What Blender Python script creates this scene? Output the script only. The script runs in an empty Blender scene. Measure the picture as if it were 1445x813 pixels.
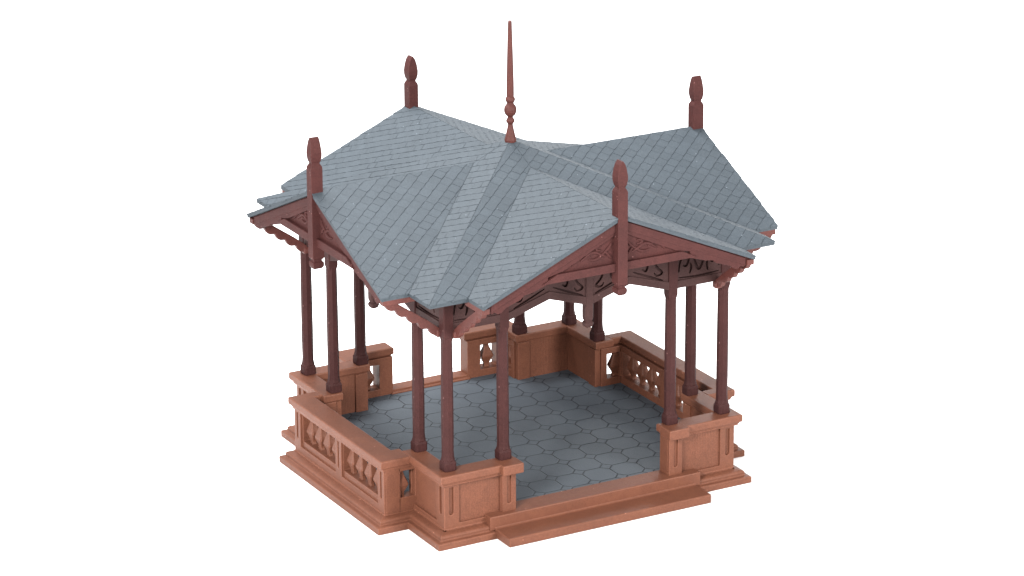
import bpy, bmesh, math, random
from mathutils import Vector, Matrix
from mathutils.geometry import tessellate_polygon
random.seed(7)
RY = 0.9857                      # the model is very slightly shallower than it is wide
sc = bpy.context.scene
COL = sc.collection

# ------------------------------------------------------------------ materials
def new_mat(name):
    m = bpy.data.materials.new(name); m.use_nodes = True
    nt = m.node_tree; b = nt.nodes['Principled BSDF']
    return m, nt, b
def N(nt, t, **kw):
    n = nt.nodes.new(t)
    for k, v in kw.items(): setattr(n, k, v)
    return n
def plastic(name, base, dark, light, rough=.55, spec=.35, bump=.25, ribs=None, island=0.0, specks=0.0, grime=.35, bscale=260, pale_edge=0.0):
    """matt painted / moulded plastic: mottled tone, fine grain bump, pigment wash, dust specks"""
    m, nt, b = new_mat(name); L = nt.links
    tc = N(nt, 'ShaderNodeTexCoord')
    n1 = N(nt, 'ShaderNodeTexNoise'); n1.inputs['Scale'].default_value = 5.5; n1.inputs['Detail'].default_value = 6; n1.inputs['Roughness'].default_value = .65
    L.new(tc.outputs['Object'], n1.inputs['Vector'])
    r1 = N(nt, 'ShaderNodeValToRGB'); r1.color_ramp.elements[0].position = .3; r1.color_ramp.elements[1].position = .72
    r1.color_ramp.elements[0].color = (*dark, 1); r1.color_ramp.elements[1].color = (*light, 1)
    e = r1.color_ramp.elements.new(.52); e.color = (*base, 1)
    L.new(n1.outputs['Fac'], r1.inputs['Fac'])
    col = r1.outputs['Color']
    # streaky wash of brown pigment
    n2 = N(nt, 'ShaderNodeTexNoise'); n2.inputs['Scale'].default_value = 34; n2.inputs['Detail'].default_value = 5
    L.new(tc.outputs['Object'], n2.inputs['Vector'])
    mr = N(nt, 'ShaderNodeMapRange'); mr.inputs['From Min'].default_value = .42; mr.inputs['From Max'].default_value = .75
    mr.inputs['To Min'].default_value = 0; mr.inputs['To Max'].default_value = grime
    L.new(n2.outputs['Fac'], mr.inputs['Value'])
    mx = N(nt, 'ShaderNodeMix', data_type='RGBA'); L.new(mr.outputs['Result'], mx.inputs['Factor'])
    L.new(col, mx.inputs['A']); mx.inputs['B'].default_value = (*[c * .72 for c in dark], 1)
    col = mx.outputs['Result']
    if island:
        g = N(nt, 'ShaderNodeNewGeometry'); mi = N(nt, 'ShaderNodeMapRange')
        mi.inputs['To Min'].default_value = 1 - island; mi.inputs['To Max'].default_value = 1 + island
        L.new(g.outputs['Random Per Island'], mi.inputs['Value'])
        hv = N(nt, 'ShaderNodeHueSaturation'); L.new(mi.outputs['Result'], hv.inputs['Value']); L.new(col, hv.inputs['Color'])
        col = hv.outputs['Color']
    if specks:
        v = N(nt, 'ShaderNodeTexVoronoi'); v.inputs['Scale'].default_value = 30
        L.new(tc.outputs['Object'], v.inputs['Vector'])
        lt = N(nt, 'ShaderNodeMath', operation='LESS_THAN'); lt.inputs[1].default_value = .105
        L.new(v.outputs['Distance'], lt.inputs[0])
        sep = N(nt, 'ShaderNodeSeparateColor'); L.new(v.outputs['Color'], sep.inputs['Color'])
        gt = N(nt, 'ShaderNodeMath', operation='GREATER_THAN'); gt.inputs[1].default_value = 1 - specks
        L.new(sep.outputs['Red'], gt.inputs[0])
        mu = N(nt, 'ShaderNodeMath', operation='MULTIPLY'); L.new(lt.outputs[0], mu.inputs[0]); L.new(gt.outputs[0], mu.inputs[1])
        ms = N(nt, 'ShaderNodeMath', operation='MULTIPLY'); L.new(mu.outputs[0], ms.inputs[0]); ms.inputs[1].default_value = .8
        mx2 = N(nt, 'ShaderNodeMix', data_type='RGBA'); L.new(ms.outputs[0], mx2.inputs['Factor'])
        L.new(col, mx2.inputs['A']); mx2.inputs['B'].default_value = (*[min(1, c * 3.2 + .04) for c in light], 1)
        col = mx2.outputs['Result']
    ng = N(nt, 'ShaderNodeTexNoise'); ng.inputs['Scale'].default_value = 150; ng.inputs['Detail'].default_value = 2
    L.new(tc.outputs['Object'], ng.inputs['Vector'])
    mg = N(nt, 'ShaderNodeMapRange'); mg.inputs['From Min'].default_value = .3; mg.inputs['From Max'].default_value = .7
    mg.inputs['To Min'].default_value = .83; mg.inputs['To Max'].default_value = 1.17
    L.new(ng.outputs['Fac'], mg.inputs['Value'])
    if pale_edge:      # paler colour along the arrises
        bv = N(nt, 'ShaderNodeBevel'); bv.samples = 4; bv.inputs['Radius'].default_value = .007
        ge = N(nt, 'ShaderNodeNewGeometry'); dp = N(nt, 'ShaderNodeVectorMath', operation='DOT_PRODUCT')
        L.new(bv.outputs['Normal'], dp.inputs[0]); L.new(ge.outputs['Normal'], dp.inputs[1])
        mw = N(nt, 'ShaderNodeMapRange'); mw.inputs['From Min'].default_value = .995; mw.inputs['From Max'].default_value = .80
        mw.inputs['To Min'].default_value = 0; mw.inputs['To Max'].default_value = pale_edge
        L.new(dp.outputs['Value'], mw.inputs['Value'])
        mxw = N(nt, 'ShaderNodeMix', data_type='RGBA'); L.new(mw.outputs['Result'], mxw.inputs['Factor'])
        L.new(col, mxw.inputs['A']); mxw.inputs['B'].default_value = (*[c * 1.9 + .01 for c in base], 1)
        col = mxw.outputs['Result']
    hg = N(nt, 'ShaderNodeHueSaturation'); L.new(mg.outputs['Result'], hg.inputs['Value']); L.new(col, hg.inputs['Color'])
    L.new(hg.outputs['Color'], b.inputs['Base Color'])
    n3 = N(nt, 'ShaderNodeTexNoise'); n3.inputs['Scale'].default_value = bscale; n3.inputs['Detail'].default_value = 3
    L.new(tc.outputs['Object'], n3.inputs['Vector'])
    bp = N(nt, 'ShaderNodeBump'); bp.inputs['Strength'].default_value = bump; bp.inputs['Distance'].default_value = .003
    L.new(n3.outputs['Fac'], bp.inputs['Height'])
    last = bp
    if ribs:
        w = N(nt, 'ShaderNodeTexWave', wave_type='BANDS', bands_direction='DIAGONAL'); w.inputs['Scale'].default_value = ribs
        mp = N(nt, 'ShaderNodeMapping'); mp.inputs['Scale'].default_value = (1, 1, 0)
        L.new(tc.outputs['Object'], mp.inputs['Vector']); L.new(mp.outputs['Vector'], w.inputs['Vector'])
        b2 = N(nt, 'ShaderNodeBump'); b2.inputs['Strength'].default_value = .3; b2.inputs['Distance'].default_value = .002
        L.new(w.outputs['Fac'], b2.inputs['Height']); L.new(bp.outputs['Normal'], b2.inputs['Normal']); last = b2
    L.new(last.outputs['Normal'], b.inputs['Normal'])
    b.inputs['Roughness'].default_value = rough
    b.inputs['Specular IOR Level'].default_value = spec * .45
    return m

def sc3(c, f): return tuple(x * f for x in c)
BR = (.115, .0428, .0253)
M_BRICK = plastic('terracotta_plastic', BR, (.102, .0390, .0232), (.127, .0480, .0275), rough=.5, bump=.28, grime=.30, specks=.05, pale_edge=.55)
M_PANEL = plastic('terracotta_ribbed_plastic', sc3(BR, .97), (.101, .0388, .0232), (.122, .0455, .0265), rough=.55, bump=.25, ribs=52, grime=.35)
RD = (.0430, .0148, .0138)
M_RED = plastic('red_brown_plastic', RD, (.0360, .0130, .0123), (.0500, .0170, .0155), rough=.62, spec=.16, bump=.4, pale_edge=.3, grime=.3, specks=.10)
M_COL = plastic('red_brown_shaded_plastic', (.0325, .0118, .0112), (.028, .0104, .0100), (.038, .0136, .0127), rough=.62, spec=.16, bump=.4, pale_edge=.3, grime=.3, specks=.08)  # columns: darker copy of the red brown, shade under the roof put into colour
M_RED2 = plastic('orange_red_plastic', (.066, .0205, .0170), (.053, .0175, .0150), (.080, .0245, .0195), rough=.5, bump=.4, grime=.25, specks=.12)
M_SLATE = plastic('slate_grey_plastic', (.0380, .0466, .0550), (.0362, .0445, .0526), (.0403, .0493, .0580), rough=.62, spec=.3, bump=.55, island=.05, specks=.055, grime=.12, bscale=190)
M_SLATE_BASE = plastic('slate_joint_plastic', (.033, .040, .047), (.031, .038, .045), (.035, .042, .049), rough=.7, bump=.3, grime=.1)

M_DARK = plastic('dark_brown_plastic', (.034, .0165, .0155), (.029, .0145, .014), (.040, .019, .0175), rough=.62, spec=.16, bump=.4, pale_edge=.3, grime=.3, specks=.06)
def floor_mat():
    m, nt, b = new_mat('octagon_tile_floor'); L = nt.links
    tc = N(nt, 'ShaderNodeTexCoord'); sp = N(nt, 'ShaderNodeSeparateXYZ'); L.new(tc.outputs['Object'], sp.inputs[0])
    def M(op, a, b_=None):
        n = N(nt, 'ShaderNodeMath', operation=op)
        for i, v in enumerate((a, b_)):
            if v is None: continue
            if isinstance(v, (int, float)): n.inputs[i].default_value = v
            else: L.new(v, n.inputs[i])
        return n.outputs[0]
    # wobble
    nz = N(nt, 'ShaderNodeTexNoise'); nz.inputs['Scale'].default_value = 9; L.new(tc.outputs['Object'], nz.inputs['Vector'])
    wob = M('MULTIPLY', M('SUBTRACT', nz.outputs['Fac'], .5), .004)
    def cell(o, ph, pitch):
        a = M('ADD', o, wob)
        return M('ABSOLUTE', M('SUBTRACT', M('WRAP', M('SUBTRACT', a, ph), None), 0)) if False else None
    def fold(o, ph, pitch):
        a = M('DIVIDE', M('SUBTRACT', M('ADD', o, wob), ph), pitch)
        f = M('SUBTRACT', a, M('FLOOR', M('ADD', a, .5)))
        return M('MULTIPLY', M('ABSOLUTE', f), pitch)
    u = fold(sp.outputs['X'], .09, .2); v = fold(sp.outputs['Y'], .08 * RY, .2 * RY)
    s = M('ADD', u, v); h = .046
    dd = M('MULTIPLY', M('ABSOLUTE', M('SUBTRACT', s, h)), .707)
    inside = M('LESS_THAN', s, h)
    dl = M('ADD', M('MINIMUM', u, v), M('MULTIPLY', inside, 1.0))
    d = M('MINIMUM', dd, dl)
    # grooves come and go
    n4 = N(nt, 'ShaderNodeTexNoise'); n4.inputs['Scale'].default_value = 3.2; n4.inputs['Detail'].default_value = 2; L.new(tc.outputs['Object'], n4.inputs['Vector'])
    wid = N(nt, 'ShaderNodeMapRange'); wid.inputs['From Min'].default_value = .3; wid.inputs['From Max'].default_value = .7
    wid.inputs['To Min'].default_value = .0021; wid.inputs['To Max'].default_value = .0041
    L.new(n4.outputs['Fac'], wid.inputs['Value'])
    gm = N(nt, 'ShaderNodeMapRange', interpolation_type='SMOOTHSTEP'); L.new(d, gm.inputs['Value'])
    gm.inputs['From Min'].default_value = 0; L.new(M('MULTIPLY', wid.outputs['Result'], 1.7), gm.inputs['From Max'])
    gm.inputs['To Min'].default_value = 1; gm.inputs['To Max'].default_value = 0
    n1 = N(nt, 'ShaderNodeTexNoise'); n1.inputs['Scale'].default_value = 4; n1.inputs['Detail'].default_value = 7; n1.inputs['Roughness'].default_value = .7
    L.new(tc.outputs['Object'], n1.inputs['Vector'])
    r1 = N(nt, 'ShaderNodeValToRGB'); r1.color_ramp.elements[0].position = .3; r1.color_ramp.elements[1].position = .7
    r1.color_ramp.elements[0].color = (.0530, .0630, .0750, 1); r1.color_ramp.elements[1].color = (.0570, .0680, .0805, 1)
    L.new(n1.outputs['Fac'], r1.inputs['Fac'])
    mx = N(nt, 'ShaderNodeMix', data_type='RGBA'); L.new(M('MULTIPLY', gm.outputs['Result'], .92), mx.inputs['Factor'])
    L.new(r1.outputs['Color'], mx.inputs['A']); mx.inputs['B'].default_value = (.008, .010, .013, 1)
    vo = N(nt, 'ShaderNodeTexVoronoi'); vo.inputs['Scale'].default_value = 17; L.new(tc.outputs['Object'], vo.inputs['Vector'])
    sp2 = N(nt, 'ShaderNodeSeparateColor'); L.new(vo.outputs['Color'], sp2.inputs['Color'])
    k = M('MULTIPLY', M('LESS_THAN', vo.outputs['Distance'], .06), M('GREATER_THAN', sp2.outputs['Red'], .94))
    mx2 = N(nt, 'ShaderNodeMix', data_type='RGBA'); L.new(k, mx2.inputs['Factor'])
    L.new(mx.outputs['Result'], mx2.inputs['A']); mx2.inputs['B'].default_value = (.2, .21, .22, 1)
    L.new(mx2.outputs['Result'], b.inputs['Base Color'])
    n3 = N(nt, 'ShaderNodeTexNoise'); n3.inputs['Scale'].default_value = 240; L.new(tc.outputs['Object'], n3.inputs['Vector'])
    hgt = M('ADD', M('MULTIPLY', gm.outputs['Result'], -1.0), M('MULTIPLY', n3.outputs['Fac'], .25))
    bp = N(nt, 'ShaderNodeBump'); bp.inputs['Strength'].default_value = .8; bp.inputs['Distance'].default_value = .006
    L.new(hgt, bp.inputs['Height']); L.new(bp.outputs['Normal'], b.inputs['Normal'])
    b.inputs['Roughness'].default_value = .58; b.inputs['Specular IOR Level'].default_value = .18
    return m
M_FLOOR = floor_mat()

m, nt, b = new_mat('white_studio_sweep')
nz = N(nt, 'ShaderNodeTexNoise'); nz.inputs['Scale'].default_value = 3
rr = N(nt, 'ShaderNodeValToRGB'); rr.color_ramp.elements[0].color = (.92, .92, .92, 1); rr.color_ramp.elements[1].color = (.94, .94, .94, 1)
nt.links.new(nz.outputs['Fac'], rr.inputs['Fac']); nt.links.new(rr.outputs['Color'], b.inputs['Base Color'])
b.inputs['Roughness'].default_value = .9; b.inputs['Specular IOR Level'].default_value = .1
M_WHITE = m

# ------------------------------------------------------------------ mesh builder
class MB:
    """vertices in the frame of side 0 (the front, outward = -y); sides 1..3 are quarter turns"""
    def __init__(s): s.v = []; s.f = []
    def add(s, vs, fs):
        o = len(s.v); s.v += [tuple(p) for p in vs]; s.f += [tuple(i + o for i in f) for f in fs]
    def box(s, x0, x1, y0, y1, z0, z1):
        s.add([(x0,y0,z0),(x1,y0,z0),(x1,y1,z0),(x0,y1,z0),(x0,y0,z1),(x1,y0,z1),(x1,y1,z1),(x0,y1,z1)],
              [(0,3,2,1),(4,5,6,7),(0,1,5,4),(1,2,6,5),(2,3,7,6),(3,0,4,7)])
    def loft(s, rings, cap=True):
        n = len(rings[0]); vs = [p for r in rings for p in r]; fs = []
        for i in range(len(rings) - 1):
            for j in range(n):
                a = i*n + j; c = i*n + (j+1) % n
                fs.append((a, c, c + n, a + n))
        if cap: fs += [tuple(range(n-1, -1, -1)), tuple(range((len(rings)-1)*n, len(rings)*n))]
        s.add(vs, fs)
    def prism(s, poly, z0, z1, holes=()): s._ext(poly, holes, lambda p, q: (p[0], p[1], z1 if q else z0))
    def plate(s, poly, t0, t1, holes=()):           # drawn in (s, z), thickness from t0 out to t1
        s._ext(poly, holes, lambda p, q: (p[0], -(t1 if q else t0), p[1]))
    def plate_x(s, poly, x0, x1, holes=()):         # drawn in (y, z)
        s._ext(poly, holes, lambda p, q: (x1 if q else x0, p[0], p[1]))
    def _ext(s, poly, holes, fn):
        loops = [list(poly)] + [list(h) for h in holes]
        flat = [p for l in loops for p in l]; n = len(flat)
        if len(loops) == 1: tris = [tuple(range(n))]
        else: tris = tessellate_polygon([[Vector((p[0], p[1], 0)) for p in l] for l in loops])
        vs = [fn(p, 0) for p in flat] + [fn(p, 1) for p in flat]; fs = []
        for t in tris:
            fs.append(tuple(t)); fs.append(tuple(i + n for i in reversed(t)))
        o = 0
        for l in loops:
            k = len(l)
            for i in range(k):
                a = o + i; c = o + (i+1) % k; fs.append((a, c, c + n, a + n))
            o += k
        s.add(vs, fs)
    def lathe(s, prof, n=24, cx=0, cy=0, ph=0, sx=1, sy=1, square=False):
        rings = []
        for r, z in prof:
            rings.append([(cx + sx*r*math.cos(ph + 2*math.pi*j/n), cy + sy*r*math.sin(ph + 2*math.pi*j/n), z) for j in range(n)])
        s.loft(rings)
    def rect_stack(s, prof, cx, cy, ch=.22):        # (half width, half depth, z); chamfered rectangle section
        rings = []
        for hx, hy, z in prof:
            c = ch * min(hx, hy)
            pts = [(hx, -hy+c), (hx, hy-c), (hx-c, hy), (-hx+c, hy), (-hx, hy-c), (-hx, -hy+c), (-hx+c, -hy), (hx-c, -hy)]
            rings.append([(cx + a, cy + d, z) for a, d in pts])
        s.loft(rings)
    def tube(s, path, r, n=6):
        P = [Vector(p) for p in path]; rings = []
        for i, p in enumerate(P):
            d = (P[min(i+1, len(P)-1)] - P[max(i-1, 0)]).normalized()
            a = Vector((0, 1, 0)); c = d.cross(a).normalized(); a = c.cross(d).normalized()
            rr = r * (.35 + .65 * math.sin(math.pi * (i + .6) / (len(P) + .2)))
            rings.append([tuple(p + (c * math.cos(2*math.pi*j/n) + a * math.sin(2*math.pi*j/n)) * rr) for j in range(n)])
        s.loft(rings)
    def build(s, name, mat, parent, k=0, org=(0, 0, 0), bevel=0, smooth=False, label=None):
        c, q = [(1, 0), (0, 1), (-1, 0), (0, -1)][k]
        def xf(p): return Vector((c*p[0] - q*p[1], (q*p[0] + c*p[1]) * RY, p[2]))
        O = xf(org); me = bpy.data.meshes.new(name)
        me.from_pydata([xf(p) - O for p in s.v], [], s.f)
        bm = bmesh.new(); bm.from_mesh(me); bmesh.ops.recalc_face_normals(bm, faces=bm.faces); bm.to_mesh(me); bm.free()
        me.materials.append(mat)
        o = bpy.data.objects.new(name, me); COL.objects.link(o)
        if bevel:
            bv = o.modifiers.new('bevel', 'BEVEL'); bv.width = bevel; bv.segments = 2; bv.limit_method = 'ANGLE'; bv.angle_limit = math.radians(40)
            bv.use_clamp_overlap = True
        if smooth:
            for p in me.polygons: p.use_smooth = True
        o.location = O
        if parent:
            po = parent.get('_o', (0, 0, 0)); o.parent = parent; o.location = O - Vector(po)
        o['_o'] = tuple(O)
        if label: o['label'] = label
        return o

def cat(pts, n=6):
    """smooth a 2D polyline"""
    out = []
    P = [pts[0]] + list(pts) + [pts[-1]]
    for i in range(1, len(P) - 2):
        for j in range(n):
            t = j / n
            out.append(tuple(.5*((2*P[i][c]) + (-P[i-1][c] + P[i+1][c])*t + (2*P[i-1][c] - 5*P[i][c] + 4*P[i+1][c] - P[i+2][c])*t*t
                             + (-P[i-1][c] + 3*P[i][c] - 3*P[i+1][c] + P[i+2][c])*t*t*t) for c in (0, 1)))
    out.append(tuple(pts[-1])); return out
def stroke(pts, w, n=4):
    """outline polygon of a swelling brush stroke"""
    c = cat(pts, n); L_, R_ = [], []
    for i, p in enumerate(c):
        a = c[max(i-1, 0)]; b_ = c[min(i+1, len(c)-1)]; dx, dy = b_[0]-a[0], b_[1]-a[1]; l = math.hypot(dx, dy) or 1
        ww = w * .5 * (.35 + .65 * math.sin(math.pi * (i + .5) / len(c)))
        L_.append((p[0] - dy/l*ww, p[1] + dx/l*ww)); R_.append((p[0] + dy/l*ww, p[1] - dx/l*ww))
    return L_ + R_[::-1]
def rounded(x0, x1, z0, z1, r=None, n=5):           # flute: flat top, rounded foot
    r = (x1 - x0) / 2; cx = (x0 + x1) / 2
    return [(x0, z1)] + [(cx - r*math.cos(math.pi*i/n), z0 + r - r*math.sin(math.pi*i/n)) for i in range(n+1)] + [(x1, z1)]
def rect(x0, x1, z0, z1): return [(x0, z0), (x1, z0), (x1, z1), (x0, z1)]

# ------------------------------------------------------------------ the thing
root = bpy.data.objects.new('model_pavilion', None); COL.objects.link(root)
root['label'] = 'small plastic garden pavilion with terracotta base, red brown columns and grey slate cross-gabled roof'
root['category'] = 'model building'
root.empty_display_size = .3

# numbers measured from the photograph
ZC0, ZC1 = .404, .4616            # cap
ZF = .138                         # floor
WO, WI = 1.05, .965                # pedestal walls
BO, BI, BY = 1.26, 1.15, .645     # bays: outer, inner face, half length

# ---- plinth (cross shaped outline with mouldings)
def cross(d, front_bay=False):
    p, Lx, lb = 1.133 - d, 1.341 - d, .7202 - d
    pts = [(-p, -p), (p, -p), (p, -lb), (Lx, -lb), (Lx, lb), (p, lb), (p, p), (lb, p), (lb, Lx), (-lb, Lx), (-lb, p), (-p, p), (-p, lb), (-Lx, lb), (-Lx, -lb), (-p, -lb)]
    return pts
mb = MB()
prof = [(.003, 0), (0, .003), (0, .037), (.001, .041), (.005, .045), (.026, .047), (.031, .050), (.0325, .056), (.032, .066), (.034, .073), (.040, .079), (.052, .083), (.066, .086), (.076, .0875), (.12, .088)]
rings = [[(x, y, z) for x, y in cross(d)] for d, z in prof]
mb.loft(rings, cap=False)
n_ = 16
mb.f.append(tuple(range(n_ - 1, -1, -1))); mb.f.append(tuple(range((len(prof)-1)*n_, len(prof)*n_)))
plinth = mb.build('plinth', M_BRICK, root)

mb = MB(); mb.prism(cross(.13)[:], .10, ZF)
floor = mb.build('tiled_floor', M_FLOOR, root, label='grey floor of octagonal tiles with small square inserts')

# ---- threshold and step at the front
mb = MB(); mb.box(-.762, .762, -1.112, -.945, .05, .1405)
thr = mb.build('threshold', M_BRICK, root, org=(0, -1.03, .05), bevel=.006)
mb = MB(); mb.plate_x([(-1.06, .002), (-1.300, .002), (-1.300, .055), (-1.294, .0595), (-1.125, .0625), (-1.116, .066), (-1.112, .074), (-1.06, .074)], -.728, .728)
step = mb.build('step', M_BRICK, root, org=(0, -1.25, 0), bevel=.005)
mb = MB(); mb.box(-.30, .30, 1.155, 1.262, .07, .165)
mb.box(-.30, .30, 1.135, 1.156, .07, .150)
kerb = mb.build('back_kerb', M_BRICK, root, org=(0, 1.2, .07), bevel=.005)

CAPP = [(.027, ZC0 - .018), (.021, ZC0 - .016), (.020, ZC0 - .007), (.014, ZC0 - .001), (.013, ZC0 + .005), (.003, ZC0 + .009), (0, ZC0 + .014), (0, ZC1 - .008), (.002, ZC1 - .003), (.007, ZC1)]
# ---- corner pedestals. Corner k sits between side k and side k-1: in the frame of side k it is at (-,-)
def pedestal(k):
    """k=0 front left, 1 front right, 2 back right, 3 back left, turned from the front-left one"""
    front_on_s = (k == 0)         # arm running along +x in local frame lies on the front side
    front_on_t = (k == 1)         # arm running along +y in local frame lies on the front side
    ea = .555 if front_on_s else .575   # end of arm along x
    eb = .555 if front_on_t else .575
    co = .015
    core = [(-WO+co, -WO+co), (-ea, -WO+co), (-ea, -WI), (-WI, -WI), (-WI, -eb), (-WO+co, -eb)]
    m1 = MB(); m1.prism(core, .06, ZC0 - .002)
    org = (-.99, -.99, .10)
    body = m1.build('corner_pedestal', M_PANEL, root, k, org, label={0: 'near left corner pedestal beside the step', 1: 'near right corner pedestal beside the step', 2: 'far right corner pedestal', 3: 'far left corner pedestal'}[k])
    # outer frames: face along x (t = WO) and face along y
    zt = ZC0 + .001
    def frame(length_end, proud, flip):
        f = MB(); e = .001 if flip else 0
        # drawn with s from corner (-WO) to arm end
        s0, s1 = -WO, -length_end
        pil = s1 - .095 if proud else s1 - .03
        h_panel = rect(s0 + .105, pil - .004, .126, .386)
        holes = [h_panel, rounded(s0 + .034, s0 + .066, .186, .368)]
        f.plate(rect(s0 + .0012, s1, .07, zt - .012), WO - co - .002, WO, holes)
        f.box(s0 - .011 + e, s1 - .001, -(WO + .012 + e), -(WO - co), zt - .014 - e, zt + .004)
        f.box(s0 - .005 + e, s1, -(WO + .004 + e), -(WO - co), .07 + e, .098 + e)
        if proud:
            f.plate(rect(pil, s1 + .001, .075, zt), WO + .001, WO + .016, [rounded(pil + .032, pil + .062, .188, .372)])
            f.box(pil + .001, s1, -(WO + .003), -(WO - .006), .076, zt - .001)
        if flip: f.v = [(y, x, z) for x, y, z in f.v]
        return f
    frame(ea, front_on_s, False).build('panel_frame', M_BRICK, body, k, org, bevel=.003)
    frame(eb, front_on_t, True).build('panel_frame', M_BRICK, body, k, org, bevel=.003)
    # inner end pilasters
    f = MB(); f.prism([(-ea - .085, -WI - .001), (-ea - .085, -WI + .011), (-ea + .003, -WI + .011), (-ea + .003, -WO + .002), (-ea - .001, -WO + .002), (-ea - .001, -WI - .001)], .08, ZC0 - .002)
    f.build('inner_pilaster', M_BRICK, body, k, org, bevel=.003)
    f = MB(); f.prism([(-WI - .001, -eb - .085), (-WI + .011, -eb - .085), (-WI + .011, -eb + .003), (-WO + .002, -eb + .003), (-WO + .002, -eb - .001), (-WI - .001, -eb - .001)], .08, ZC0 - .002)
    f.build('inner_pilaster', M_BRICK, body, k, org, bevel=.003)
    # cap: moulded coping, L shaped
    ca = .527 if front_on_s else .553; cb = .527 if front_on_t else .553
    o, i = 1.087, .950
    def L(d, za):
        return [(-o+d, -o+d), (-ca-d, -o+d), (-ca-d, -i-d), (-i-d, -i-d), (-i-d, -cb-d), (-o+d, -cb-d)]
    c = MB()
    rings = [[(x, y, z) for x, y in L(d, z)] for d, z in CAPP]
    c.loft(rings, cap=False); nn = 6
    c.f.append(tuple(range(nn-1, -1, -1))); c.f.append(tuple(range((len(CAPP)-1)*nn, len(CAPP)*nn)))
    c.build('cap', M_BRICK, body, k, org)
    if front_on_s or front_on_t:
        j = MB(); j.box(-.672, -.526, -1.121, -1.0, ZC0 - .006, ZC1 + .0015)
        if front_on_t: j.v = [(y, x, z) for x, y, z in j.v]
        j.build('end_block', M_BRICK, body, k, org, bevel=.007)
    return body
for k in range(4): pedestal(k)

# ---- balusters
BPROF = [(.024, .018, .178), (.018, .014, .198), (.020, .015, .212), (.046, .030, .258), (.045, .030, .268), (.019, .015, .330), (.016, .014, .345), (.020, .015, .372)]
def baluster(parent, k, s, t, swap=False):
    m1 = MB(); pr = [(b_, a, z) for a, b_, z in BPROF] if swap else BPROF
    m1.rect_stack(pr, s, -t, .28)
    return m1.build('baluster', M_BRICK, parent, k, (s, -t, .18))
OZ0, OZ1 = .186, .362

def bay(k, wing=0):
    """k: side; wing=0 whole balustrade; the back side uses two short wings (wing=-1/+1)"""
    t1, t0 = BO, BI
    org = (0, -1.2, .1)
    f = MB(); zt = ZC0 + .001
    if wing == 0:
        segs = [(-BY, -.50), (-.50 + .0, -.50)]
        # wall with two openings
        hol = [rect(-.545, -.045, OZ0, OZ1), rect(.045, .545, OZ0, OZ1)]
        f.plate(rect(-BY, BY, .06, zt), t0, t1 - .014, hol)
        hol = [rect(-.556, -.044, .146, .378), rect(.044, .556, .146, .378), rounded(-.009, .009, .19, .37, n=4), rounded(-.612, -.590, .19, .37, n=4), rounded(.590, .612, .19, .37, n=4)]
        f.plate(rect(-BY, BY, .0605, zt - .0005), t1 - .016, t1, hol)
        f.box(-BY - .006, BY + .006, -(t1 + .005), -(t1 - .02), .06, .096)
        body = f.build('balustrade', M_BRICK, root, k, org, bevel=.003, label={1: 'balustrade bay on the right side', 3: 'balustrade bay on the near left side'}[k])
        for c0 in (-.295, .295):
            for j in range(4): baluster(body, k, c0 + (j - 1.5) * .1235, 1.203)
        sides = (-1, 1)
    else:
        w = wing
        def R(a, b_, z0, z1): return rect(min(a*w, b_*w), max(a*w, b_*w), z0, z1)
        f.plate(R(.285, BY, .06, zt), t0, t1 - .002, [R(.385, .525, OZ0, OZ1)])
        body = f.build('wing_wall', M_BRICK, root, k, org, bevel=.003, label='short wall with one baluster %s of the rear opening' % ('left' if w > 0 else 'right'))
        baluster(body, k, w * .455, 1.203)
        sides = (w,)
    for w in sides:     # returns running back to the pedestal, one baluster each
        r = MB()
        ya, yb = .560, BY
        r.v = []; q = MB()
        q._ext(rect(-(t0 - .001), -WI - .03, .06, zt), [rect(-1.146, -1.040, OZ0, OZ1)], lambda p, e: (w * (yb - .002 if e else ya), p[0], p[1]))
        q.build('return_wall', M_BRICK, body, k, org, bevel=.003)
        # outer edge moulding of the return
        q = MB(); q.box(min(w*yb, w*(yb+.005)), max(w*yb, w*(yb+.005)), -t1 + .001, -1.052, .061, .0955)
        q.build('return_moulding', M_BRICK, body, k, org, bevel=.002)
        q = MB(); q.box(min(w*(yb-.004), w*(yb+.011)), max(w*(yb-.004), w*(yb+.011)), -t1 - .009, -1.052, ZC0 - .0115, ZC0 + .002)
        q.build('return_moulding', M_BRICK, body, k, org, bevel=.002)
        baluster(body, k, w * (ya + yb) / 2, 1.124, swap=True)
    # cap
    o, i = 1.2895, {1: 1.165, 3: 1.137, 2: 1.165}[k]
    ya_, yb_ = {1: (.585, .585), 3: (.585, .507), 2: (.553, .553)}[k]   # inner ends of the returns
    if k == 2: o = 1.297
    def P(d):
        if wing == 0:
            return [(-.671+d, -o+d), (.671-d, -o+d), (.671-d, -1.087), (yb_+d, -1.087), (yb_+d, -i-d), (-ya_-d, -i-d), (-ya_-d, -1.087), (-.671+d, -1.087)]
        w = wing
        pts = [(w*.671 - w*d, -o+d), (w*.671 - w*d, -1.087), (w*.553 + w*d, -1.087), (w*.553 + w*d, -i-d), (w*.268 + w*d, -i-d), (w*.268 + w*d, -o+d)]
        return pts
    c = MB(); zs = [(d, z - .001) for d, z in CAPP]
    rings = [[(x, y, z) for x, y in P(d)] for d, z in zs]
    c.loft(rings, cap=False); nn = len(rings[0])
    c.f.append(tuple(range(nn-1, -1, -1))); c.f.append(tuple(range((len(CAPP)-1)*nn, len(CAPP)*nn)))
    c.build('cap', M_BRICK, body, k, org)
    if wing == 0:
        q = MB()   # coping underside strip on the outer face
        q.box(-BY - .010, BY + .010, -(t1 + .010), -(t1 - .004), ZC0 - .012, ZC0 + .003)
        q.build('cap_moulding', M_BRICK, body, k, org, bevel=.002)
    return body
bay(1); bay(3); bay(2, 1); bay(2, -1)

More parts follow.
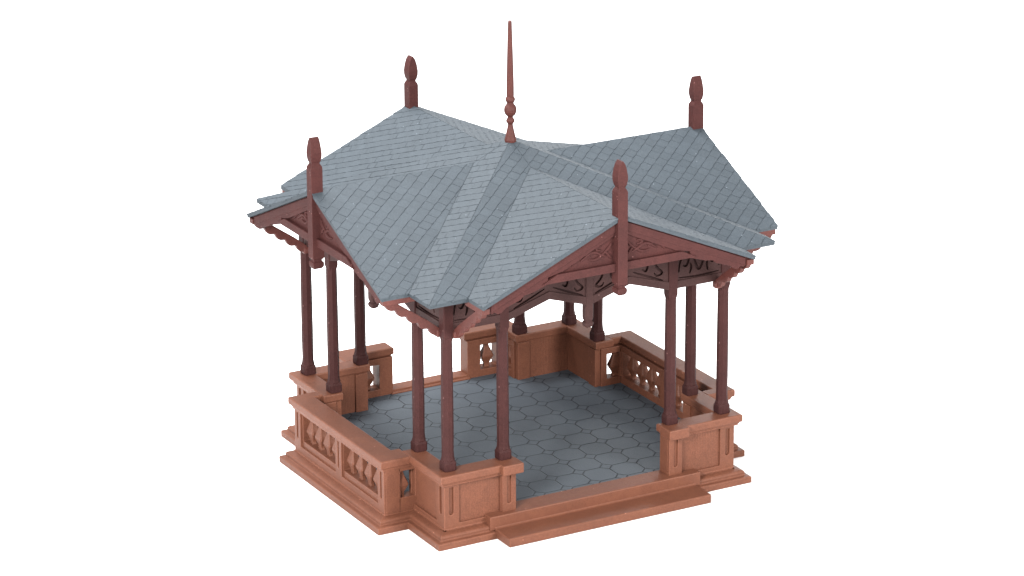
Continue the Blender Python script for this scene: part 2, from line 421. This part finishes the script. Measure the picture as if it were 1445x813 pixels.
# ---- columns: build one, copy it
def make_column():
    m1 = MB()
    o8 = math.pi / 8
    m1.lathe([(.037, 0.09), (.0385, .3), (.0375, .6), (.036, .83), (.0345, .86)], 8, ph=o8)
    col = m1.build('column', M_COL, root, 0, (0, 0, 0))
    b1 = MB(); b1.rect_stack([(.040, .040, -.001), (.043, .043, .006), (.043, .043, .052), (.036, .036, .066), (.031, .031, .072)], 0, 0, .28)
    b1.lathe([(.043, .062), (.044, .072), (.040, .088), (.037, .125), (.0372, .15)], 8, ph=o8)
    base = b1.build('column_base', M_COL, col, 0, (0, 0, 0), bevel=.003)
    t = MB(); t.rect_stack([(.026, .026, .835), (.0335, .0335, .868), (.0335, .0335, 1.175)], 0, 0, .12)
    cap = t.build('column_head', M_COL, col, 0, (0, 0, 0))
    return col
CA, CB = .990, .603
spots = []
for k in range(4):
    c, q = [(1, 0), (0, 1), (-1, 0), (0, -1)][k]
    for x, y in ((-CA, -CA), (-CB, -CA), (CB, -CA)):
        spots.append((c*x - q*y, (q*x + c*y) * RY))
proto = make_column()
def place(o, x, y): o.location = (x + .004, y + .008, ZC1 - .001)
for i, (x, y) in enumerate(spots):
    if i == 0: place(proto, x, y); continue
    c = proto.copy(); COL.objects.link(c); c.parent = root; place(c, x, y)
    c.rotation_euler.x = random.uniform(-.002, .002); c.rotation_euler.y = random.uniform(-.002, .002)
    for ch in proto.children:
        d = ch.copy(); COL.objects.link(d); d.parent = c

# ---- friezes between the column heads
FT0, FT1 = .962, 1.006            # back and front of the frieze
ZB = 1.373                        # underside at the columns
def corner_frieze(k, side):       # panel between the corner column and the inner one
    s0, s1 = (-CA + .025, -CB - .025) if side < 0 else (CB + .025, CA - .025)
    w = s1 - s0; m1 = MB()
    def S(pts, wd): return stroke([(s0 + a*w, ZB + z) for a, z in pts], wd * 1.7)
    strokes = [S([(.06, .095), (.09, .165), (.18, .205), (.27, .175), (.22, .130), (.15, .140)], .013),
               S([(.30, .075), (.33, .120), (.30, .150)], .011),
               S([(.36, .215), (.40, .160), (.47, .105), (.53, .105), (.60, .160), (.64, .215)], .013),
               S([(.46, .215), (.50, .165), (.54, .215)], .011),
               S([(.70, .150), (.67, .120), (.70, .075)], .011),
               S([(.94, .095), (.91, .165), (.82, .205), (.73, .175), (.78, .130), (.85, .140)], .013),
               S([(.06, .060), (.5, .054), (.94, .060)], .008)]
    m1.plate(rect(s0, s1, ZB, 1.605), FT1 - .016, FT1, strokes)
    m1.box(s0, s1, -(FT1 - .018), -FT0, ZB + .04, 1.604)
    fz = m1.build('corner_frieze', M_DARK, root, k, ((s0 + s1)/2, -1, ZB))
    b_ = MB(); b_.box(s0 + .001, s1 - .001, -(FT1 + .008), -(FT0 - .004), ZB - .006, ZB + .044)
    b_.build('beam', M_DARK, fz, k, ((s0 + s1)/2, -1, ZB), bevel=.003)
    return fz
def arch_frieze(k):
    m1 = MB(); e = CB - .03; h = .088
    low = [(-e, ZB), (-e/2, ZB + h), (0, ZB), (e/2, ZB + h), (e, ZB)]
    hol = []
    for c0, sg in ((-e/2, -1), (-e/2, 1), (e/2, -1), (e/2, 1)):
        def P(a, z): return (c0 + sg*a*e/2, z)
        hol.append(stroke([P(.10, ZB + .153), P(.5, ZB + .105), P(.86, ZB + .062)], .015))
        hol.append(stroke([P(.80, ZB + .21), P(.66, ZB + .19), P(.72, ZB + .15), P(.84, ZB + .115), P(.70, ZB + .102), P(.63, ZB + .125)], .019))
        hol.append(stroke([P(.36, ZB + .20), P(.46, ZB + .175), P(.42, ZB + .145), P(.33, ZB + .16)], .019))
        hol.append(stroke([P(.07, ZB + .215), P(.14, ZB + .195), P(.22, ZB + .205)], .014))
    m1.plate([(-e, 1.605)] + low + [(e, 1.605)], FT1 - .016, FT1, hol)
    m1.plate([(-e, 1.604), (-e, ZB + .01), (-e/2, ZB + h + .01), (0, ZB + .01), (e/2, ZB + h + .01), (e, ZB + .01), (e, 1.604)], FT0, FT1 - .018)
    fz = m1.build('arched_frieze', M_DARK, root, k, (0, -1, ZB))
    b_ = MB()
    for x0, x1, z0, z1 in ((-e, -e/2, 0, h), (-e/2, 0, h, 0), (0, e/2, 0, h), (e/2, e, h, 0)):
        b_.plate([(x0, ZB - .006 + z0), (x1, ZB - .006 + z1), (x1, ZB + .044 + z1), (x0, ZB + .044 + z0)], FT0 - .004, FT1 + .008)
    b_.build('arch_rib', M_DARK, fz, k, (0, -1, ZB))
    p = MB(); p.rect_stack([(.012, .012, 1.218), (.024, .024, 1.226), (.030, .030, 1.240), (.029, .029, 1.252), (.021, .021, 1.262), (.026, .026, 1.270), (.0285, .0285, 1.282), (.0285, .0285, 1.603)], 0, -.99, .3)
    p.build('pendant', M_DARK, fz, k, (0, -1, ZB))
    return fz
for k in range(4):
    corner_frieze(k, -1); corner_frieze(k, 1); arch_frieze(k)

# ---- gables
m_ = .436; KK = 1.2212; WW = .9575; GG = 1.411; ZE = 1.642; ZA = 2.1745
ZR = ZE + m_ * WW; T0 = (ZA - ZR) / m_
def roofz(s): return ZR - m_ * abs(s)
GT = 1.384                         # face of the gable board
def gable(k):
    org = (0, -GT, 1.70)
    # backing triangle
    m1 = MB(); dz = .034
    m1.plate([(-.50, 1.712), (.50, 1.712), (.40, 1.80), (0, 1.985), (-.40, 1.80)], GT - .036, GT - .016)
    body = m1.build('gable', M_RED, root, k, org, label=['front gable facing the step', 'right gable', 'rear gable', 'left gable'][k])
    # bargeboards: one board each side, lower end scalloped
    for sg in (-1, 1):
        b1 = MB()
        top = [(0, roofz(0) - dz), (.905, roofz(.905) - dz)]
        low = [(.905, roofz(.905) - dz - .045), (.885, 1.575), (.868, 1.583), (.845, 1.567), (.82, 1.574), (.79, 1.598), (.69, 1.632), (.665, 1.655), (.61, 1.662), (.50, 1.698), (.50, 1.74), (.40, 1.762), (0, 1.948)]
        pts = [(sg * a, z) for a, z in top + low]
        b1.plate(pts, GT - .034, GT)
        # moulding line along the top
        b1.plate([(sg*a, z) for a, z in ((.001, roofz(0) - dz - .002), (.895, roofz(.895) - dz - .002), (.895, roofz(.895) - dz - .046), (.001, roofz(0) - dz - .056))], GT - .01, GT + .008)
        b1.build('bargeboard', M_RED, body, k, org, bevel=.0025)
        e1 = MB(); y0, y1 = -(GG - .014), -1.17
        e1.box(min(sg*.907, sg*.958), max(sg*.907, sg*.958), y0, y1, ZE - .060, ZE - .024)
        e1.build('eave_board', M_RED2, body, k, org, bevel=.004)
    t1 = MB(); t1.plate([(-.545, 1.700), (.545, 1.700), (.44, 1.752), (-.44, 1.752)], GT - .03, GT + .009)
    t1.build('tie_beam', M_RED, body, k, org, bevel=.003)
    # scroll relief either side of the king post
    for sg in (-1, 1):
        r1 = MB()
        for pts, rad in (([(.075, 1.80), (.12, 1.815), (.16, 1.838), (.20, 1.842), (.235, 1.822), (.27, 1.80)], .0085),
                         ([(.095, 1.835), (.12, 1.82), (.15, 1.80), (.185, 1.795), (.215, 1.803)], .008),
                         ([(.055, 1.885), (.07, 1.86), (.09, 1.842), (.105, 1.83)], .0085),
                         ([(.052, 1.785), (.068, 1.80), (.085, 1.822), (.10, 1.832)], .0075),
                         ([(.125, 1.875), (.16, 1.868), (.155, 1.852), (.125, 1.848)], .0075),
                         ([(.20, 1.820), (.24, 1.838), (.285, 1.822), (.315, 1.796), (.33, 1.782)], .007)):
            c = cat(pts, 4); r1.tube([(sg*a, -(GT - .014), z) for a, z in c], rad * 1.3)
        r1.build('scroll_relief', M_RED, body, k, org, smooth=True)
    # king post with carved head and drop
    p = MB(); hx, hy = .0335, .0395
    pr = [(.005, .030, 2.397), (.020, .031, 2.374), (.029, .034, 2.340), (.0345, .0375, 2.300), (.0335, .037, 2.275), (.028, .033, 2.248), (.0215, .0275, 2.236), (.0215, .0275, 2.229), (.030, .036, 2.214), (hx, hy, 2.203),
          (hx, hy, 1.622), (.027, .033, 1.612), (.022, .028, 1.608), (.022, .028, 1.600), (.031, .037, 1.591), (.033, .038, 1.577), (.031, .036, 1.562), (.020, .028, 1.549)]
    p.rect_stack(pr[::-1], 0, -1.3795, .05)
    p.build('king_post', M_RED, body, k, org, bevel=.0035)
    return body
for k in range(4): gable(k)

# ---- scalloped brackets from the columns out to the gable feet
def bracket(k, sg):
    P0 = Vector((-1.005, 1.352)); P1 = Vector((-1.372, 1.608)); d = P1 - P0; l = d.length; d.normalize(); n_ = Vector((d.y, -d.x))
    if n_.y > 0: n_ = -n_
    pts = [P0 - d*.02 - n_*.012, P0 + d*l*.25 - n_*.022, P1 - n_*.022, P1 + n_*.012]
    nb = 5
    for i in range(nb):
        a0 = l * (1 - i / nb); a1 = l * (1 - (i + 1) / nb)
        for j in range(7):
            t = j / 6; pts.append(P0 + d*(a0 + (a1 - a0)*t) + n_*(.018 + .022*math.sin(math.pi*t) + .010*(1-i/nb)*0))
    pts.append(P0 - d*.028 + n_*.020)
    m1 = MB(); s = sg * .932
    m1.plate_x([(p.x, p.y) for p in pts], s - .017, s + .017)
    m1.rect_stack([(.022, .020, 1.322), (.027, .025, 1.332), (.027, .025, 1.356), (.020, .020, 1.368)], s, -1.012, .3)
    return m1.build('bracket', M_RED2, root, k, (s, -1.0, 1.34), bevel=.002)
for k in range(4):
    for sg in (-1, 1): bracket(k, sg)

# ---- roof: a closed slab, with every slate laid on it as thin geometry
mb = MB()
TH = .026
def slab(poly):      # list of (x,y,z) convex, planar
    up = [p for p in poly]; dn = [(x, y, z - TH) for x, y, z in poly]; n = len(poly)
    mb.add(up + dn, [tuple(range(n)), tuple(range(2*n-1, n-1, -1))] + [(i, (i+1) % n, n + (i+1) % n, n + i) for i in range(n)])
def slopes():        # side 0 pieces, each: polygon [(x,y)], plane fn, u axis, down axis
    pz = lambda x, y: ZA - m_ * max(abs(x), abs(y))
    out = []
    for sg in (-1, 1):
        out.append(('pyr', [(0, 0), (sg*KK, -KK), (sg*WW, -KK), (0, -T0)], lambda x, y: ZA + m_*y, (1, 0), (0, -1)))
        out.append(('gab', [(0, -T0), (sg*WW, -KK), (sg*WW, -GG), (0, -GG)], (lambda x, y, sg=sg: ZR - m_*x*sg), (0, sg), (sg, 0)))
    return out
for kk in range(4):
    c, q = [(1, 0), (0, 1), (-1, 0), (0, -1)][kk]
    for nm, poly, fz, ua, da in slopes():
        P = [(c*x - q*y, q*x + c*y, fz(x, y)) for x, y in poly]
        slab(P)
roof = mb.build('roof', M_SLATE, root, 0, (0, 0, 1.9))

def clip(poly, half):    # keep side a*x+b*y<=c
    a, b_, c = half; out = []
    for i in range(len(poly)):
        p, q = poly[i], poly[(i+1) % len(poly)]
        dp = a*p[0] + b_*p[1] - c; dq = a*q[0] + b_*q[1] - c
        if dp <= 0: out.append(p)
        if (dp < 0 < dq) or (dq < 0 < dp):
            t = dp / (dp - dq); out.append((p[0] + (q[0]-p[0])*t, p[1] + (q[1]-p[1])*t))
    return out
def halves(poly):
    ar = sum(poly[i][0]*poly[(i+1) % len(poly)][1] - poly[(i+1) % len(poly)][0]*poly[i][1] for i in range(len(poly)))
    H = []
    for i in range(len(poly)):
        p, q = poly[i], poly[(i+1) % len(poly)]
        nx, ny = (q[1]-p[1]), -(q[0]-p[0])
        if ar < 0: nx, ny = -nx, -ny
        l = math.hypot(nx, ny); nx /= l; ny /= l
        H.append((nx, ny, nx*p[0] + ny*p[1]))
    return H
def wv(u, j): return .0012 * math.sin(u * 9 + 1.3) + .0008 * math.sin(u * 31 + j * 1.7)
ROW, ANG = .0670, math.radians(40)
SK = math.sqrt(1 + m_*m_)
sl = MB()
ca_, sa_ = math.cos(ANG), math.sin(ANG)
for kk in range(4):
    c, q = [(1, 0), (0, 1), (-1, 0), (0, -1)][kk]
    for nm, poly, fz, ua, da in slopes():
        facing = (kk + (0 if nm == 'pyr' else 1)) % 2
        LEN = .060 if facing else .074
        # tile-plane coordinates: X right as seen from outside, D down the slope (true length)
        def toT(p): return (p[0]*ua[0] + p[1]*ua[1], (p[0]*da[0] + p[1]*da[1]) * SK)
        def toP(t):
            X, D = t[0], t[1] / SK
            return (X*ua[0] + D*da[0], X*ua[1] + D*da[1])
        T = [toT(p) for p in poly]
        # let slates overhang eaves and rakes unevenly, stay tight on ridges/valleys
        H0 = halves(T)
        # row direction r = (-cos, sin) (left and down); across n = (sin, cos) (right and down)
        rx, ry = -ca_, sa_; nx, ny = sa_, ca_
        A = [(t[0]*rx + t[1]*ry, t[0]*nx + t[1]*ny) for t in T]
        a0, a1 = min(a for a, _ in A), max(a for a, _ in A); b0, b1 = min(b for _, b in A), max(b for _, b in A)
        for j in range(int(math.floor(b0/ROW)) - 1, int(math.ceil(b1/ROW)) + 1):
            off = (.5 if j % 2 else 0) + random.uniform(-.03, .03)
            for i in range(int(math.floor(a0/LEN)) - 2, int(math.ceil(a1/LEN)) + 2):
                g = .0005
                u0 = (i + off)*LEN + g*.8; u1 = (i + 1 + off)*LEN - g*.8; v0 = j*ROW + g; v1 = (j+1)*ROW - g
                u0 += random.uniform(-.002, .002); u1 += random.uniform(-.002, .002)
                bow = .004
                um = (u0 + u1)/2
                quad = [(u0, v0), (u1, v0), (u1, v1 - bow), (um, v1), (u0, v1 - bow)]
                pt = [(u*rx + (v + wv(u, j))*nx, u*ry + (v + wv(u, j))*ny) for u, v in quad]
                ext = random.uniform(-.002, .010)
                pc = pt
                for hi, h in enumerate(H0):
                    # edge order in poly: for 'pyr' edge1 is the eave; for 'gab' edge1 eave, edge2 rake
                    e = -.0015
                    if nm == 'pyr' and hi == 1: e = ext
                    if nm == 'gab' and hi == 1: e = ext
                    if nm == 'gab' and hi == 2: e = ext * .6
                    pc = clip(pc, (h[0], h[1], h[2] + e))
                    if len(pc) < 3: break
                if len(pc) < 3: continue
                area = abs(sum(pc[a][0]*pc[(a+1) % len(pc)][1] - pc[(a+1) % len(pc)][0]*pc[a][1] for a in range(len(pc)))) / 2
                if area < 3e-4: 
                    if area < 4e-5: continue
                lift = random.uniform(-.0008, .0008); tv = random.uniform(-.0006, .0006)
                up, dn = [], []
                for t in pc:
                    vv = (t[0]*nx + t[1]*ny - v0) / (v1 - v0); uu = (t[0]*rx + t[1]*ry - u0) / (u1 - u0)
                    hgt = 0.0014 + .0015 * vv + lift * .5 + tv * (uu - .5) * 2 + .0008 * uu
                    x, y = toP(t); z = fz(x, y)
                    X, Y = c*x - q*y, q*x + c*y
                    up.append((X, Y, z + hgt)); dn.append((X, Y, z - .006))
                n = len(up)
                sl.add(up + dn, [tuple(range(n))] + [(a, (a+1) % n, n + (a+1) % n, n + a) for a in range(n)] + [tuple(range(2*n-1, n-1, -1))])
slates = sl.build('slate_covering', M_SLATE, roof, 0, (0, 0, 1.9))

# red boarding just under the slates at each gable
for k in range(4):
    for sg in (-1, 1):
        f = MB()
        P = [(sg*.0005, -(GG - .030)), (sg*.935, -(GG - .030)), (sg*.935, -KK + .02), (sg*.0005, -T0 - .1)]
        up = [(x, y, ZR - m_*abs(x) - TH - .0015) for x, y in P]; dn = [(x, y, z - .016) for x, y, z in up]
        f.add(up + dn, [(0,1,2,3), (7,6,5,4)] + [(i, (i+1) % 4, 4 + (i+1) % 4, 4 + i) for i in range(4)])
        f.build('roof_boarding', M_RED, roof, k, (0, -1.2, 1.8))

# ---- spire
mb = MB()
mb.lathe([(.030, 2.150), (.037, 2.162), (.038, 2.176), (.033, 2.195), (.024, 2.235), (.018, 2.262), (.016, 2.276), (.020, 2.284), (.0265, 2.293), (.0275, 2.303), (.022, 2.314), (.0165, 2.322), (.020, 2.330),
          (.033, 2.342), (.0395, 2.358), (.0405, 2.375), (.037, 2.392), (.028, 2.405), (.0225, 2.412), (.0225, 2.420), (.028, 2.427), (.0315, 2.438), (.029, 2.450), (.0235, 2.458), (.0240, 2.47),
          (.0235, 2.55), (.0195, 2.70), (.0150, 2.85), (.0125, 2.935), (.0115, 2.947), (.006, 2.952)], 14)
mb.build('spire', M_RED2, root, 0, (0, 0, 2.15))

for o in bpy.data.objects:
    if '_o' in o: del o['_o']

# ------------------------------------------------------------------ surface it stands on
def sweep():
    m1 = MB(); r = 60
    m1.add([(-r, -r, 0), (r, -r, 0), (r, r, 0), (-r, r, 0)], [(0, 1, 2, 3)])
    o = m1.build('ground', M_WHITE, None, 0, (0, 0, 0)); o.location.z = -.001
    if '_o' in o: del o['_o']
    o['kind'] = 'structure'; o['label'] = 'plain white studio surface under the model'
sweep()

# ------------------------------------------------------------------ camera (solved from the photograph)
V = dict(f=5132.3546, yaw=28.9347, pitch=18.7887, roll=-.3081, dist=23.2991, tx=-1.1869, ty=-24.9059)
yaw, pit, rol = [math.radians(V[a]) for a in ('yaw', 'pitch', 'roll')]
fwd = Vector((math.sin(yaw)*math.cos(pit), math.cos(yaw)*math.cos(pit), -math.sin(pit)))
right = Vector((math.cos(yaw), -math.sin(yaw), 0)); up = right.cross(fwd)
r2 = math.cos(rol)*right + math.sin(rol)*up; u2 = -math.sin(rol)*right + math.cos(rol)*up
pos = Vector((0, 0, 1.3)) - fwd * V['dist']
cd = bpy.data.cameras.new('camera'); cam = bpy.data.objects.new('camera', cd); COL.objects.link(cam)
cam.matrix_world = Matrix(((r2.x, u2.x, -fwd.x, pos.x), (r2.y, u2.y, -fwd.y, pos.y), (r2.z, u2.z, -fwd.z, pos.z), (0, 0, 0, 1)))
cd.sensor_fit = 'HORIZONTAL'; cd.sensor_width = 36; cd.lens = V['f'] / 1445 * 36
cd.shift_x = -V['tx'] / 1445; cd.shift_y = V['ty'] / 1445
cd.clip_start = .1; cd.clip_end = 300
sc.camera = cam

# ------------------------------------------------------------------ light: bright soft product tent
w = bpy.data.worlds.new('World'); sc.world = w; w.use_nodes = True
bg = w.node_tree.nodes['Background']; bg.inputs['Color'].default_value = (.97, .985, 1, 1); bg.inputs['Strength'].default_value = 1.15
def area(name, loc, tgt, size, power, col=(1, 1, 1)):
    l = bpy.data.lights.new(name, 'AREA'); l.shape = 'SQUARE'; l.size = size; l.energy = power; l.color = col
    o = bpy.data.objects.new(name, l); COL.objects.link(o); o.location = loc
    o.rotation_euler = (Vector(tgt) - Vector(loc)).to_track_quat('-Z', 'Y').to_euler()
area('softbox_overhead', (-1, 3, 8), (0, 0, 1), 5, 1850)
area('softbox_rear_right', (8, 7, 5), (0, 0, 1), 3, 330)
area('softbox_camera_left', (-9, -7, 6), (0, 0, 1), 3, 2700, (1, .98, .95))
area('softbox_camera_right', (4, -11, 5), (0, 0, 1), 3, 1750, (1, .98, .95))
sc.view_settings.view_transform = 'Standard'; sc.view_settings.look = 'None'
sc.view_settings.exposure = 0; sc.view_settings.gamma = 1
sc.cycles.max_bounces = 8
